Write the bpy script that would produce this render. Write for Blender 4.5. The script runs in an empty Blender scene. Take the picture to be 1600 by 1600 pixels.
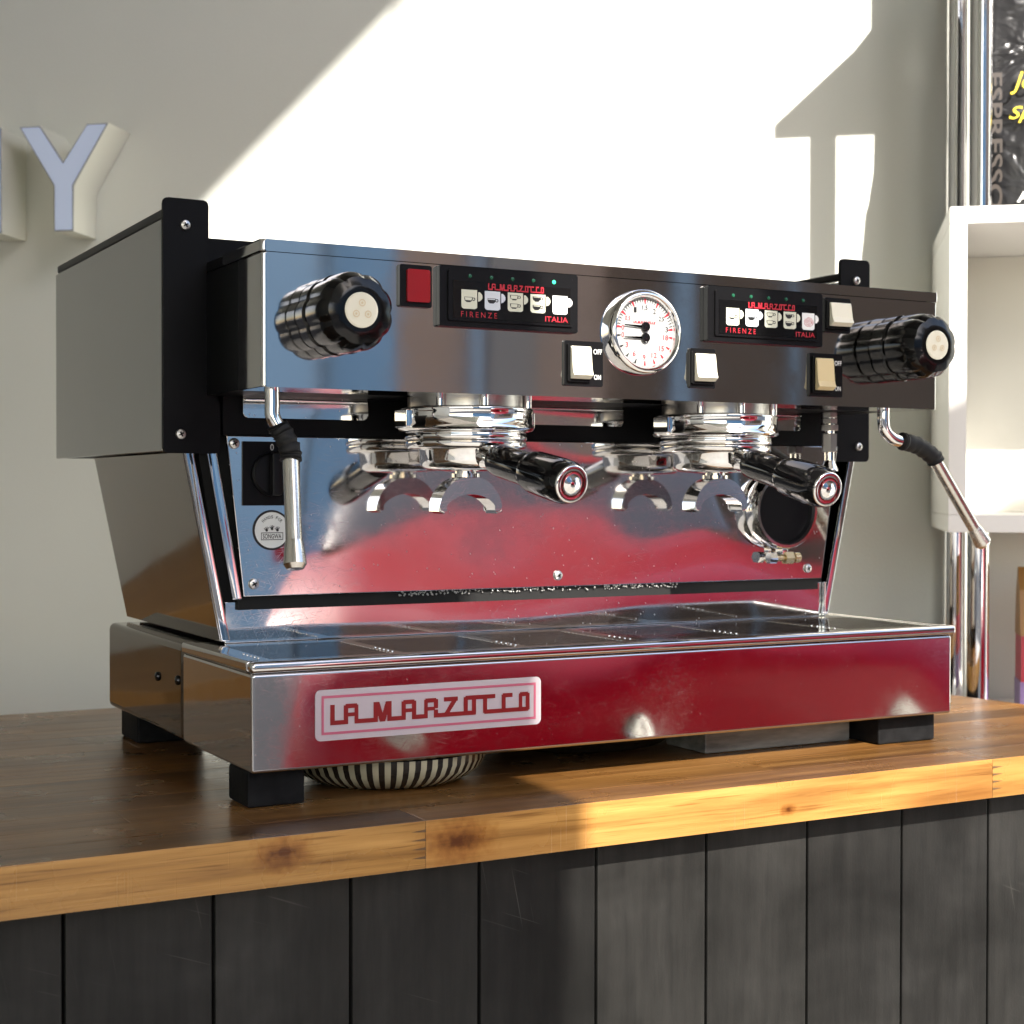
import bpy, bmesh, math, random
from mathutils import Vector, Matrix
random.seed(7)
R = math.radians
scene = bpy.context.scene
col = scene.collection

# ------------------------------------------------------------------ camera
cam_d = bpy.data.cameras.new("camera")
cam = bpy.data.objects.new("camera", cam_d); col.objects.link(cam)
YAW, PITCH, ROLL = 0.4965, -0.0141, 0.0016
fwd = Vector((math.sin(YAW)*math.cos(PITCH), math.cos(YAW)*math.cos(PITCH), math.sin(PITCH)))
rgt = Vector((math.cos(YAW), -math.sin(YAW), 0)); upv = rgt.cross(fwd)
r2 = rgt*math.cos(ROLL)+upv*math.sin(ROLL); u2 = upv*math.cos(ROLL)-rgt*math.sin(ROLL)
m3 = Matrix((r2, u2, -fwd)).transposed()
cam.matrix_world = Matrix.Translation((-0.3903, -1.1281, 0.2417)) @ m3.to_4x4()
cam_d.sensor_width = 36; cam_d.lens = 36*2469.9/1600
cam_d.clip_start = 0.02; cam_d.clip_end = 600
cam_d.dof.use_dof = True; cam_d.dof.focus_distance = 1.27; cam_d.dof.aperture_fstop = 13.0
scene.camera = cam

# ------------------------------------------------------------------ light
SUN_EL, SUN_AZ = R(37), R(4)          # light travels towards +Y, a little towards +X
SUN = Vector((math.sin(SUN_AZ)*math.cos(SUN_EL), math.cos(SUN_AZ)*math.cos(SUN_EL), -math.sin(SUN_EL)))
world = bpy.data.worlds.new("World"); scene.world = world; world.use_nodes = True
wn = world.node_tree.nodes; wl = world.node_tree.links
sky = wn.new("ShaderNodeTexSky"); sky.sky_type = 'NISHITA'; sky.sun_disc = False
sky.sun_elevation = SUN_EL; sky.sun_rotation = R(180)+SUN_AZ
sky.air_density = 1.0; sky.dust_density = 1.5; sky.ozone_density = 1.0
bg = wn["Background"]; wl.new(sky.outputs[0], bg.inputs[0]); bg.inputs[1].default_value = 0.15
sun_d = bpy.data.lights.new("sun", 'SUN'); sun_d.energy = 4.0; sun_d.angle = R(0.53); sun_d.color = (1.0, 0.945, 0.86)
sun = bpy.data.objects.new("sun", sun_d); col.objects.link(sun)
sun.rotation_euler = SUN.to_track_quat('-Z', 'Y').to_euler()
sun.location = (0, -4, 5)
vs = scene.view_settings
vs.view_transform = 'Standard'; vs.look = 'None'; vs.exposure = 1.6; vs.gamma = 1; vs.use_curve_mapping = False
scene.cycles.use_denoising = True
scene.cycles.max_bounces = 10; scene.cycles.glossy_bounces = 6; scene.cycles.diffuse_bounces = 4
scene.cycles.sample_clamp_indirect = 8; scene.cycles.caustics_reflective = False; scene.cycles.caustics_refractive = False

# ------------------------------------------------------------------ helpers
def link(o): col.objects.link(o); return o
def thing(name, label, cat, loc=(0, 0, 0), rotz=0, group=None, kind=None):
    o = link(bpy.data.objects.new(name, None)); o.location = loc; o.rotation_euler = (0, 0, rotz)
    o.empty_display_size = 0.05
    return tag(o, label, cat, group, kind)
def tag(o, label=None, cat=None, group=None, kind=None):
    if label: o["label"] = label
    if cat: o["category"] = cat
    if group: o["group"] = group
    if kind: o["kind"] = kind
    return o
def obj(name, bm, mat, parent=None, smooth=32, label=None):
    me = bpy.data.meshes.new(name)
    if bm is not None:
        bmesh.ops.recalc_face_normals(bm, faces=bm.faces)
        bm.to_mesh(me); bm.free()
    mats = mat if isinstance(mat, (list, tuple)) else [mat]
    for m in mats: me.materials.append(m)
    if smooth and len(me.polygons):
        me.polygons.foreach_set("use_smooth", [True]*len(me.polygons))
        me.set_sharp_from_angle(angle=R(smooth))
    o = link(bpy.data.objects.new(name, me)); o.parent = parent
    if smooth and smooth < 45:
        wnm = o.modifiers.new("flat_faces", 'WEIGHTED_NORMAL'); wnm.mode = 'FACE_AREA'; wnm.weight = 90; wnm.keep_sharp = True
    if label: o["label"] = label
    return o
def NB(): return bmesh.new()
def box(bm, x0, x1, y0, y1, z0, z1, bev=0.0, seg=2):
    M = Matrix.Translation(((x0+x1)/2, (y0+y1)/2, (z0+z1)/2)) @ Matrix.Diagonal((x1-x0, y1-y0, z1-z0, 1))
    g = bmesh.ops.create_cube(bm, size=1, matrix=M)
    if bev:
        es = list({e for v in g['verts'] for e in v.link_edges})
        bmesh.ops.bevel(bm, geom=es, offset=bev, segments=seg, profile=0.5, affect='EDGES')
    return bm
def frame_to(o, axis):
    axis = Vector(axis).normalized()
    return Matrix.Translation(o) @ axis.to_track_quat('Z', 'Y').to_matrix().to_4x4()
def lathe(bm, prof, o=(0, 0, 0), axis=(0, 0, 1), n=48, fr=None, cap=True, mi=0):
    M = frame_to(o, axis); rows = []
    for k, (r, h) in enumerate(prof):
        row = []
        for i in range(n):
            a = 2*math.pi*i/n; rr = r if fr is None else fr(r, k, a)
            row.append(bm.verts.new(M @ Vector((rr*math.cos(a), rr*math.sin(a), h))))
        rows.append(row)
    for a, b in zip(rows, rows[1:]):
        for i in range(n):
            f = bm.faces.new((a[i], a[(i+1) % n], b[(i+1) % n], b[i])); f.material_index = mi
    if cap:
        if prof[0][0] > 1e-6: bm.faces.new(rows[0][::-1]).material_index = mi
        if prof[-1][0] > 1e-6: bm.faces.new(rows[-1]).material_index = mi
    return bm
def tube(bm, pts, rad, n=16, cap=True):
    pts = [Vector(p) for p in pts]; rows = []; q = None
    for k, p in enumerate(pts):
        t = (pts[min(k+1, len(pts)-1)]-pts[max(k-1, 0)]).normalized()
        if q is None:
            q = t.orthogonal().normalized()
        q = (q-t*q.dot(t)).normalized(); w = t.cross(q)
        r = rad[k] if isinstance(rad, (list, tuple)) else rad
        rows.append([bm.verts.new(p+(q*math.cos(2*math.pi*i/n)+w*math.sin(2*math.pi*i/n))*r) for i in range(n)])
    for a, b in zip(rows, rows[1:]):
        for i in range(n): bm.faces.new((a[i], a[(i+1) % n], b[(i+1) % n], b[i]))
    if cap: bm.faces.new(rows[0][::-1]); bm.faces.new(rows[-1])
    return bm
def spline(ctrl, m=8):
    P = [Vector(c) for c in ctrl]; P = [P[0]*2-P[1]]+P+[P[-1]*2-P[-2]]; out = []
    for i in range(1, len(P)-2):
        for j in range(m):
            t = j/m; a, b, c, d = P[i-1], P[i], P[i+1], P[i+2]
            out.append(0.5*((2*b)+(c-a)*t+(2*a-5*b+4*c-d)*t*t+(3*b-a-3*c+d)*t**3))
    return out+[P[-2]]
def prism(bm, poly, f, d, bev=0.0):
    """poly: 2D points; f(u,v,w) -> 3D; extruded from w=0 to w=d"""
    a = [bm.verts.new(f(u, v, 0)) for u, v in poly]; b = [bm.verts.new(f(u, v, d)) for u, v in poly]
    n = len(poly); fs = [bm.faces.new(a), bm.faces.new(b[::-1])]
    for i in range(n): bm.faces.new((a[i], b[i], b[(i+1) % n], a[(i+1) % n]))
    if bev:
        es = list({e for f_ in fs for e in f_.edges})
        bmesh.ops.bevel(bm, geom=es, offset=bev, segments=4 if bev > .003 else 2, profile=0.5, affect='EDGES', clamp_overlap=True)
    return bm
def rrect(x0, x1, z0, z1, r, n=6):
    rs = r if isinstance(r, (list, tuple)) else [r]*4
    out = []
    for (cx, cz, a0, q) in ((x1, z1, 0, rs[0]), (x0, z1, 90, rs[1]), (x0, z0, 180, rs[2]), (x1, z0, 270, rs[3])):
        sx = 1 if a0 in (0, 270) else -1; sz = 1 if a0 in (0, 90) else -1
        if q <= 0: out.append((cx, cz)); continue
        for i in range(n+1):
            a = R(a0+90*i/n); out.append((cx-sx*q+q*math.cos(a), cz-sz*q+q*math.sin(a)))
    return out
FY = lambda y: (lambda u, v, w: Vector((u, y+w, v)))       # outline in XZ, thickness along +Y
def cells(fn, x0, x1, z0, z1, nx, ny, y, bm=None):
    """flat print: fn(u,v) in 0..1 -> material index or None, merged into row runs, on the plane Y=y facing -Y"""
    bm = bm or NB()
    for j in range(ny):
        i = 0
        while i < nx:
            m = fn((i+.5)/nx, (j+.5)/ny); k = i+1
            while k < nx and fn((k+.5)/nx, (j+.5)/ny) == m: k += 1
            if m is not None:
                X0, X1 = x0+(x1-x0)*i/nx, x0+(x1-x0)*k/nx; Z0, Z1 = z0+(z1-z0)*j/ny, z0+(z1-z0)*(j+1)/ny
                f = bm.faces.new([bm.verts.new(p) for p in ((X0, y, Z0), (X1, y, Z0), (X1, y, Z1), (X0, y, Z1))])
                f.material_index = m
            i = k
    return bm
def text_mesh(s, shear=0.0, offset=0.0):
    cu = bpy.data.curves.new("t", 'FONT'); cu.body = s; cu.size = 1; cu.shear = shear; cu.offset = offset; cu.resolution_u = 3
    o = link(bpy.data.objects.new("t", cu)); dg = bpy.context.evaluated_depsgraph_get()
    me = bpy.data.meshes.new_from_object(o.evaluated_get(dg)); bpy.data.objects.remove(o); bpy.data.curves.remove(cu)
    return me
def text(name, s, x0, x1, z0, z1, y, mat, parent, shear=0.0, offset=0.0, f=None, rot=0.0):
    me = text_mesh(s, shear, offset); vv = [v.co.copy() for v in me.vertices]
    a, b = min(v.x for v in vv), max(v.x for v in vv); c, d = min(v.y for v in vv), max(v.y for v in vv)
    cx, cz = (x0+x1)/2, (z0+z1)/2
    for v in me.vertices:
        X = (v.co.x-a)/(b-a)*(x1-x0)+x0; Z = (v.co.y-c)/(d-c)*(z1-z0)+z0
        if rot: X, Z = cx+(X-cx)*math.cos(rot)-(Z-cz)*math.sin(rot), cz+(X-cx)*math.sin(rot)+(Z-cz)*math.cos(rot)
        v.co = f(X, Z) if f else Vector((X, y, Z))
    me.materials.clear(); me.materials.append(mat); me.name = name
    o = link(bpy.data.objects.new(name, me)); o.parent = parent
    return o
def dup(o, parent=None, off=(0, 0, 0)):
    c = link(o.copy()); c.parent = parent; c.location = Vector(o.location)+Vector(off)
    for ch in list(o.children):
        d = link(ch.copy()); d.parent = c
        for g in list(ch.children):
            e = link(g.copy()); e.parent = d
    return c

# ------------------------------------------------------------------ materials
def mat(name, color=(.5, .5, .5), rough=.5, metal=0.0, **kw):
    m = bpy.data.materials.new(name); m.use_nodes = True
    b = m.node_tree.nodes["Principled BSDF"]
    b.inputs["Base Color"].default_value = (*color, 1); b.inputs["Roughness"].default_value = rough; b.inputs["Metallic"].default_value = metal
    for k, v in kw.items(): b.inputs[k].default_value = v
    return m
class G:
    """small node-graph helper"""
    def __init__(s, m): s.t = m.node_tree; s.b = s.t.nodes["Principled BSDF"]
    def n(s, typ, **kw):
        o = s.t.nodes.new(typ)
        for k, v in kw.items():
            if k.startswith("i_"):
                key = k[2:]; key = int(key) if key.isdigit() else key.replace("_", " ")
                if isinstance(v, bpy.types.NodeSocket): s.t.links.new(v, o.inputs[key])
                else: o.inputs[key].default_value = v
            else: setattr(o, k, v)
        return o
    def l(s, a, b): s.t.links.new(a, b)
    def math(s, op, a, b=0.0, clamp=False):
        o = s.t.nodes.new("ShaderNodeMath"); o.operation = op; o.use_clamp = clamp
        for i, v in enumerate((a, b)):
            if isinstance(v, bpy.types.NodeSocket): s.l(v, o.inputs[i])
            else: o.inputs[i].default_value = v
        return o.outputs[0]
    def ramp(s, f, pts):
        o = s.t.nodes.new("ShaderNodeValToRGB"); s.l(f, o.inputs[0]); e = o.color_ramp.elements
        while len(e) < len(pts): e.new(0.5)
        for k, (p, c) in enumerate(pts):
            e[k].position = p; e[k].color = (*c, 1) if len(c) == 3 else c
        return o.outputs[0]
    def mapping(s, vec, scale=(1, 1, 1), rot=(0, 0, 0), loc=(0, 0, 0)):
        if any(rot):
            q = s.t.nodes.new("ShaderNodeMapping"); s.l(vec, q.inputs[0]); q.inputs["Rotation"].default_value = rot; vec = q.outputs[0]; rot = (0, 0, 0)
        o = s.t.nodes.new("ShaderNodeMapping"); s.l(vec, o.inputs[0])
        o.inputs["Scale"].default_value = scale; o.inputs["Rotation"].default_value = rot; o.inputs["Location"].default_value = loc
        return o.outputs[0]
    def noise(s, vec, scale, detail=2.0, rough=.5, dist=0.0):
        o = s.t.nodes.new("ShaderNodeTexNoise"); s.l(vec, o.inputs["Vector"])
        o.inputs["Scale"].default_value = scale; o.inputs["Detail"].default_value = detail
        o.inputs["Roughness"].default_value = rough; o.inputs["Distortion"].default_value = dist
        return o.outputs[0]
    def mix(s, f, a, b):
        o = s.t.nodes.new("ShaderNodeMix"); o.data_type = 'RGBA'
        for k, v in ((0, f), (6, a), (7, b)):
            if isinstance(v, bpy.types.NodeSocket): s.l(v, o.inputs[k])
            else: o.inputs[k].default_value = v if k == 0 else (*v, 1)
        return o.outputs[2]
def steel(name, color=(.60, .59, .58), rough=.05, scratch=.3, warp=0.0, wscale=7, smudge=.06, specks=0.0):
    m = mat(name, color, rough, 1.0); g = G(m); tc = g.n("ShaderNodeTexCoord").outputs["Object"]
    sm = g.noise(tc, 22, 5, .65)
    rsum = g.math('ADD', g.math('MULTIPLY', g.ramp(sm, [(.45, (0, 0, 0)), (.75, (1, 1, 1))]), smudge), rough)
    h = None
    if scratch > 0:
        tot = None
        for k, (ry, sc) in enumerate(((.45, (3200, 3200, 55)), (1.25, (2800, 2800, 45)), (-.7, (3400, 3400, 80)), (-1.45, (2600, 2600, 34)))):
            v = g.mapping(tc, sc, (0, ry, 0), (k*3.1, 0, k*1.7))
            v2 = g.noise(v, 1.0, 0.0, .4, 0)
            s_ = g.ramp(v2, [(.69, (0, 0, 0)), (.80, (1, 1, 1))])
            tot = s_ if tot is None else g.math('ADD', tot, s_, True)
        patch = g.ramp(g.noise(tc, 9, 3), [(.36, (.08, .08, .08)), (.66, (1, 1, 1))])
        tot = g.math('MULTIPLY', tot, patch)
        if specks > 0:
            vo = g.n("ShaderNodeTexVoronoi", i_Scale=300.0); g.l(g.mapping(tc, (1, 1, .6), (0, .5, 0)), vo.inputs["Vector"])
            sp = g.math('LESS_THAN', vo.outputs["Distance"], .15)
            wn_ = g.n("ShaderNodeSeparateColor"); g.l(vo.outputs["Color"], wn_.inputs[0])
            sp = g.math('MULTIPLY', sp, g.math('GREATER_THAN', wn_.outputs[0], 1-specks))
            tot = g.math('ADD', tot, sp, True)
        rsum = g.math('ADD', rsum, g.math('MULTIPLY', tot, scratch), True)
    g.l(rsum, g.b.inputs["Roughness"])
    nrm = None
    if warp > 0:
        b1 = g.n("ShaderNodeBump", i_Strength=1.0, i_Distance=warp); g.l(g.noise(tc, wscale, 1.0, .4), b1.inputs["Height"]); nrm = b1.outputs[0]
    if h is not None:
        b2 = g.n("ShaderNodeBump", i_Strength=.5, i_Distance=.0006); g.l(h, b2.inputs["Height"])
        if nrm: g.l(nrm, b2.inputs["Normal"])
        nrm = b2.outputs[0]
    if nrm: g.l(nrm, g.b.inputs["Normal"])
    return m
M = {}
M['panel_steel'] = steel("panel_steel", (.58, .57, .56), .045, .04, .0004, 5, .04, .01)
M['back_steel'] = steel("back_steel", (.60, .59, .58), .036, .26, .0060, 4.2, .06, .13)
M['tray_steel'] = steel("tray_steel", (.62, .60, .59), .040, .15, .0030, 5.0, .08, .10)
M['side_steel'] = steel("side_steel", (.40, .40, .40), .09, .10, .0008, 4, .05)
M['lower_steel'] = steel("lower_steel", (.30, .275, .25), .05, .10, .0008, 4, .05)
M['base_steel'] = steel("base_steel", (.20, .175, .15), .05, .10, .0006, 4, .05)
M['chrome'] = steel("chrome", (.78, .77, .76), .035, .12, 0, 5, .05)
M['dull_metal'] = steel("dull_metal", (.50, .49, .47), .30, .2, 0, 5, .15)
M['wand_steel'] = steel("wand_steel", (.62, .60, .56), .22, .15, 0, 5, .12)
M['brass'] = steel("brass", (.55, .44, .26), .25, .1, 0, 5, .1)
M['black_paint'] = mat("black_paint", (.005, .005, .006), .45, **{"Specular IOR Level": .10})
M['black_gloss'] = mat("black_gloss", (.004, .004, .0045), .08)
M['bakelite'] = mat("bakelite", (.004, .004, .0042), .16, **{"Specular IOR Level": .32})
M['black_plastic'] = mat("black_plastic", (.004, .004, .0045), .36, **{"Specular IOR Level": .2})
M['black_rubber'] = mat("black_rubber", (.008, .008, .0085), .6, **{"Specular IOR Level": .3})
M['void'] = mat("void", (.004, .004, .004), .9)
M['cream'] = mat("cream", (.78, .74, .60), .35)
M['switch_cream'] = mat("switch_cream", (.80, .76, .62), .32)
M['switch_yellow'] = mat("switch_yellow", (.66, .53, .30), .35)
M['knob_emblem'] = mat("knob_emblem", (.68, .55, .36), .4)
M['red_lens'] = mat("red_lens", (.30, .004, .008), .22, **{"Coat Weight": .5})
M['white_print'] = mat("white_print", (.80, .80, .78), .45)
M['mug_cream'] = mat("mug_cream", (.62, .62, .50), .45)
M['mug_blue'] = mat("mug_blue", (.60, .63, .68), .45)
M['red_print'] = mat("red_print", (.42, .012, .025), .45)
M['logo_red'] = mat("logo_red", (.20, .002, .003), .4)
M['black_print'] = mat("black_print", (.01, .01, .01), .4)
M['gauge_face'] = mat("gauge_face", (.36, .36, .355), .4)
M['led_off'] = mat("led_off", (.01, .09, .045), .25)
M['led_on'] = mat("led_on", (.02, .4, .18), .25, **{"Emission Color": (.05, .9, .4, 1), "Emission Strength": .8})
M['glass'] = mat("glass", (1, 1, 1), .02, **{"Transmission Weight": 1.0, "IOR": 1.45})
M['letter_side'] = mat("letter_side", (.84, .84, .74), .45)
M['letter_face'] = mat("letter_face", (.70, .80, 1.0), .35, **{"Emission Color": (.55, .68, 1.0, 1), "Emission Strength": .05})
M['letter_edge'] = mat("letter_edge", (.22, .24, .28), .4)
M['laminate'] = mat("laminate", (.80, .79, .76), .42)
M['shelf_inside'] = mat("shelf_inside", (.72, .70, .62), .5)
M['striped_cream'] = mat("striped_cream", (.42, .39, .27), .25)
M['striped_dark'] = mat("striped_dark", (.018, .016, .014), .25)
M['sticker_white'] = mat("sticker_white", (.62, .54, .57), .5, 0.0, Alpha=.60)
M['sticker_solid'] = mat("sticker_solid", (.74, .76, .74), .5)
M['yellow_ink'] = mat("yellow_ink", (.80, .62, .02), .4)
M['brown_ink'] = mat("brown_ink", (.030, .020, .014), .5)
# wall paint
def m_wall():
    m = mat("wall_paint", (.78, .765, .71), .62); g = G(m); p = g.n("ShaderNodeNewGeometry").outputs["Position"]
    n1 = g.noise(p, 1.7, 3); c = g.ramp(n1, [(.35, (.80, .82, .76)), (.65, (.83, .85, .79))]); g.l(c, g.b.inputs["Base Color"])
    b = g.n("ShaderNodeBump", i_Strength=.12, i_Distance=.002); g.l(g.noise(p, 260, 3), b.inputs["Height"]); g.l(b.outputs[0], g.b.inputs["Normal"])
    return m
M['wall'] = m_wall()
CY0_ = -.0861; KNOTS = ((-.008, -.0125, .016), (.130, -.0175, .020), (.436, -.0235, .006))
def m_wood():
    m = mat("oiled_wood", rough=.3); g = G(m); p = g.n("ShaderNodeNewGeometry").outputs["Position"]
    oi = g.n("ShaderNodeObjectInfo").outputs["Random"]
    off = g.n("ShaderNodeCombineXYZ"); g.l(g.math('MULTIPLY', oi, 41.0), off.inputs[0]); g.l(g.math('MULTIPLY', oi, 17.0), off.inputs[1]); g.l(g.math('MULTIPLY', oi, 29.0), off.inputs[2])
    va = g.n("ShaderNodeVectorMath"); va.operation = 'ADD'; g.l(p, va.inputs[0]); g.l(off.outputs[0], va.inputs[1]); v = va.outputs[0]
    grain = g.noise(g.mapping(v, (3.2, 75, 75)), 1.0, 5, .62, .35)
    broad = g.noise(g.mapping(v, (1.6, 16, 16)), 1.0, 3, .5, .6)
    pores = g.noise(g.mapping(v, (14, 520, 520)), 1.0, 2, .5)
    c1 = g.ramp(grain, [(.28, (.20, .094, .024)), (.50, (.40, .215, .060)), (.74, (.58, .338, .112))])
    c2 = g.ramp(broad, [(.30, (.42, .33, .27)), (.52, (1, 1, 1)), (.75, (1.25, 1.2, 1.1))])
    mx = g.n("ShaderNodeMix"); mx.data_type = 'RGBA'; mx.blend_type = 'MULTIPLY'; mx.inputs[0].default_value = 1; g.l(c1, mx.inputs[6]); g.l(c2, mx.inputs[7])
    tone = g.ramp(oi, [(0, (.68, .64, .60)), (.45, (.94, .92, .90)), (1, (1.18, 1.14, 1.1))])
    m2 = g.n("ShaderNodeMix"); m2.data_type = 'RGBA'; m2.blend_type = 'MULTIPLY'; m2.inputs[0].default_value = 1; g.l(mx.outputs[2], m2.inputs[6]); g.l(tone, m2.inputs[7])
    po = g.ramp(pores, [(.60, (1, 1, 1)), (.72, (.62, .56, .5))])
    m3_ = g.n("ShaderNodeMix"); m3_.data_type = 'RGBA'; m3_.blend_type = 'MULTIPLY'; m3_.inputs[0].default_value = 1; g.l(m2.outputs[2], m3_.inputs[6]); g.l(po, m3_.inputs[7])
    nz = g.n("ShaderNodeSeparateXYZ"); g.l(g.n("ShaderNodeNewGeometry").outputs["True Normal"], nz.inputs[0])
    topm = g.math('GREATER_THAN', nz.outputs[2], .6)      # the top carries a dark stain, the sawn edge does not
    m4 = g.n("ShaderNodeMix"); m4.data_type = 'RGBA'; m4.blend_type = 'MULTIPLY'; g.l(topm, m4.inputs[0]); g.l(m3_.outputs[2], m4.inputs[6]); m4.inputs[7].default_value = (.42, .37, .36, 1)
    wc = m4.outputs[2]
    for kx, kz_, kr in KNOTS:
        dv = g.n("ShaderNodeVectorMath"); dv.operation = 'DISTANCE'; dv.inputs[1].default_value = (kx*.55, CY0_, kz_)
        g.l(g.mapping(p, (.55, 1, 1)), dv.inputs[0])
        dd = g.math('ADD', g.math('DIVIDE', dv.outputs["Value"], kr), g.math('MULTIPLY', g.math('SUBTRACT', g.noise(p, 160, 3), .5), .9))
        kc = g.ramp(dd, [(.10, (.25, .15, .10)), (.30, (.5, .38, .28)), (.55, (.72, .60, .5)), (.8, (.9, .84, .76)), (1.0, (1, 1, 1))])
        m5 = g.n("ShaderNodeMix"); m5.data_type = 'RGBA'; m5.blend_type = 'MULTIPLY'; m5.inputs[0].default_value = 1; g.l(wc, m5.inputs[6]); g.l(kc, m5.inputs[7]); wc = m5.outputs[2]
    g.l(wc, g.b.inputs["Base Color"])
    # wear scratches in the varnish
    sc = None
    for k, (rz, s_) in enumerate(((.5, (9, 500, 9)), (-.35, (12, 620, 12)), (1.2, (14, 560, 14)))):
        t = g.ramp(g.noise(g.mapping(p, s_, (0, 0, rz), (k*2, k, 0)), 1.0, 1, .4, .1), [(.72, (0, 0, 0)), (.79, (1, 1, 1))])
        sc = t if sc is None else g.math('ADD', sc, t, True)
    sc = g.math('MULTIPLY', sc, g.ramp(g.noise(p, 11, 2), [(.45, (0, 0, 0)), (.7, (1, 1, 1))]))
    rr = g.math('ADD', g.math('ADD', .20, g.math('MULTIPLY', g.noise(p, 14, 4), .18)), g.math('MULTIPLY', sc, .3), True)
    g.l(rr, g.b.inputs["Roughness"])
    b = g.n("ShaderNodeBump", i_Strength=.35, i_Distance=.0008); g.l(g.math('ADD', g.math('MULTIPLY', pores, .6), g.math('ADD', grain, sc)), b.inputs["Height"]); g.l(b.outputs[0], g.b.inputs["Normal"])
    return m
M['wood'] = m_wood()
def m_clad():
    m = mat("charcoal_paint", rough=.5, **{"Specular IOR Level": .14}); g = G(m); p = g.n("ShaderNodeNewGeometry").outputs["Position"]
    oi = g.n("ShaderNodeObjectInfo").outputs["Random"]
    big = g.noise(p, 7, 4, .6, .4); fine = g.noise(g.mapping(p, (90, 90, 9)), 1, 4, .6); grit = g.noise(p, 420, 2)
    c = g.ramp(big, [(.32, (.010, .010, .0095)), (.52, (.016, .0158, .015)), (.70, (.025, .0246, .0235))])
    d = g.ramp(fine, [(.35, (.8, .8, .8)), (.7, (1.18, 1.16, 1.14))])
    mx = g.n("ShaderNodeMix"); mx.data_type = 'RGBA'; mx.blend_type = 'MULTIPLY'; mx.inputs[0].default_value = 1; g.l(c, mx.inputs[6]); g.l(d, mx.inputs[7])
    bv = g.ramp(oi, [(0, (.72, .72, .72)), (1, (1.25, 1.24, 1.22))])
    mv = g.n("ShaderNodeMix"); mv.data_type = 'RGBA'; mv.blend_type = 'MULTIPLY'; mv.inputs[0].default_value = 1; g.l(mx.outputs[2], mv.inputs[6]); g.l(bv, mv.inputs[7]); mx = mv
    sc = None
    for k, (ry, s_) in enumerate(((.2, (500, 500, 9)), (1.2, (420, 420, 12)))):
        t = g.ramp(g.noise(g.mapping(p, s_, (0, ry, 0), (k, 0, k*2)), 1, 1, .4, .2), [(.74, (0, 0, 0)), (.80, (1, 1, 1))])
        sc = t if sc is None else g.math('ADD', sc, t, True)
    sc = g.math('MULTIPLY', sc, g.ramp(g.noise(p, 6, 2), [(.5, (0, 0, 0)), (.72, (1, 1, 1))]))
    g.l(g.mix(g.math('MULTIPLY', sc, .28), mx.outputs[2], (.20, .19, .17)), g.b.inputs["Base Color"])
    g.l(g.math('ADD', .34, g.math('MULTIPLY', big, .22)), g.b.inputs["Roughness"])
    b = g.n("ShaderNodeBump", i_Strength=.35, i_Distance=.0008); g.l(g.math('ADD', g.math('MULTIPLY', fine, 1.0), g.math('MULTIPLY', grit, .35)), b.inputs["Height"]); g.l(b.outputs[0], g.b.inputs["Normal"])
    return m
M['clad'] = m_clad()
def m_noise(name, c0, c1, scale, rough=.8, bump=.0, metal=0.0, stretch=(1, 1, 1), spec=None):
    m = mat(name, rough=rough, metal=metal, **({'Specular IOR Level': spec} if spec is not None else {})); g = G(m); p = g.n("ShaderNodeNewGeometry").outputs["Position"]
    n = g.noise(g.mapping(p, stretch), scale, 5, .6); g.l(g.ramp(n, [(.3, c0), (.7, c1)]), g.b.inputs["Base Color"])
    if bump:
        b = g.n("ShaderNodeBump", i_Strength=.6, i_Distance=bump); g.l(n, b.inputs["Height"]); g.l(b.outputs[0], g.b.inputs["Normal"])
    return m
M['foot'] = m_noise("foot_rubber", (.003, .003, .0032), (.012, .012, .0125), 60, .6, .0008, spec=.12)
M['paving'] = m_noise("paving", (.26, .245, .22), (.36, .34, .30), 1.3, .85)
M['brown_wall'] = m_noise("brown_wall", (.36, .225, .150), (.42, .27, .185), .6, .8)
M['tan_wall'] = m_noise("tan_wall", (.26, .21, .17), (.31, .255, .21), .6, .8)
M['blue_wall'] = m_noise("blue_wall", (.16, .285, .40), (.20, .33, .45), .4, .7)
M['inner_white'] = m_noise("inner_white", (.66, .67, .63), (.70, .71, .67), 2, .7)
M['back_wood'] = m_noise("back_wood", (.36, .17, .045), (.48, .25, .075), 3, .45, 0, 0, (1, 1, 6))
M['pale_post'] = m_noise("pale_post", (.24, .30, .35), (.30, .36, .41), 1, .6)
M['dark_wall'] = m_noise("dark_wall", (.13, .080, .052), (.16, .102, .068), .8, .85, spec=.1)
M['asphalt'] = m_noise("asphalt", (.030, .032, .037), (.042, .044, .050), 3, .9, spec=.05)
M['floor'] = m_noise("floor", (.10, .095, .09), (.16, .15, .14), 3, .7)
M['ceiling'] = m_noise("ceiling", (.26, .25, .23), (.30, .29, .27), 2, .8)
M['car_red'] = mat("car_red", (.27, .0008, .010), .35, **{"Coat Weight": .20, "Coat Roughness": .05, "Specular IOR Level": .12})
M['car_glass'] = mat("car_glass", (.05, .038, .030), .12)
M['tyre'] = mat("tyre", (.015, .015, .015), .8)
M['bag_black'] = mat("bag_foil", (.016, .016, .018), .28, **{"Coat Weight": .5, "Coat Roughness": .15})
g_ = G(M['bag_black']); p_ = g_.n("ShaderNodeTexCoord").outputs["Object"]
b_ = g_.n("ShaderNodeBump", i_Strength=1.0, i_Distance=.02); g_.l(g_.noise(g_.mapping(p_, (9, 9, 14)), 1.0, 3, .5, 1.2), b_.inputs["Height"]); g_.l(b_.outputs[0], g_.b.inputs["Normal"])
M['packet_orange'] = mat("packet_orange", (.28, .13, .02), .4)
M['packet_red'] = mat("packet_red", (.36, .01, .03), .4)
M['packet_purple'] = mat("packet_purple", (.22, .14, .30), .4)
M['grey_block'] = m_noise("grey_block", (.06, .06, .056), (.30, .29, .26), 30, .45, .0004, 0, (.35, 1, 2.2))

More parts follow.
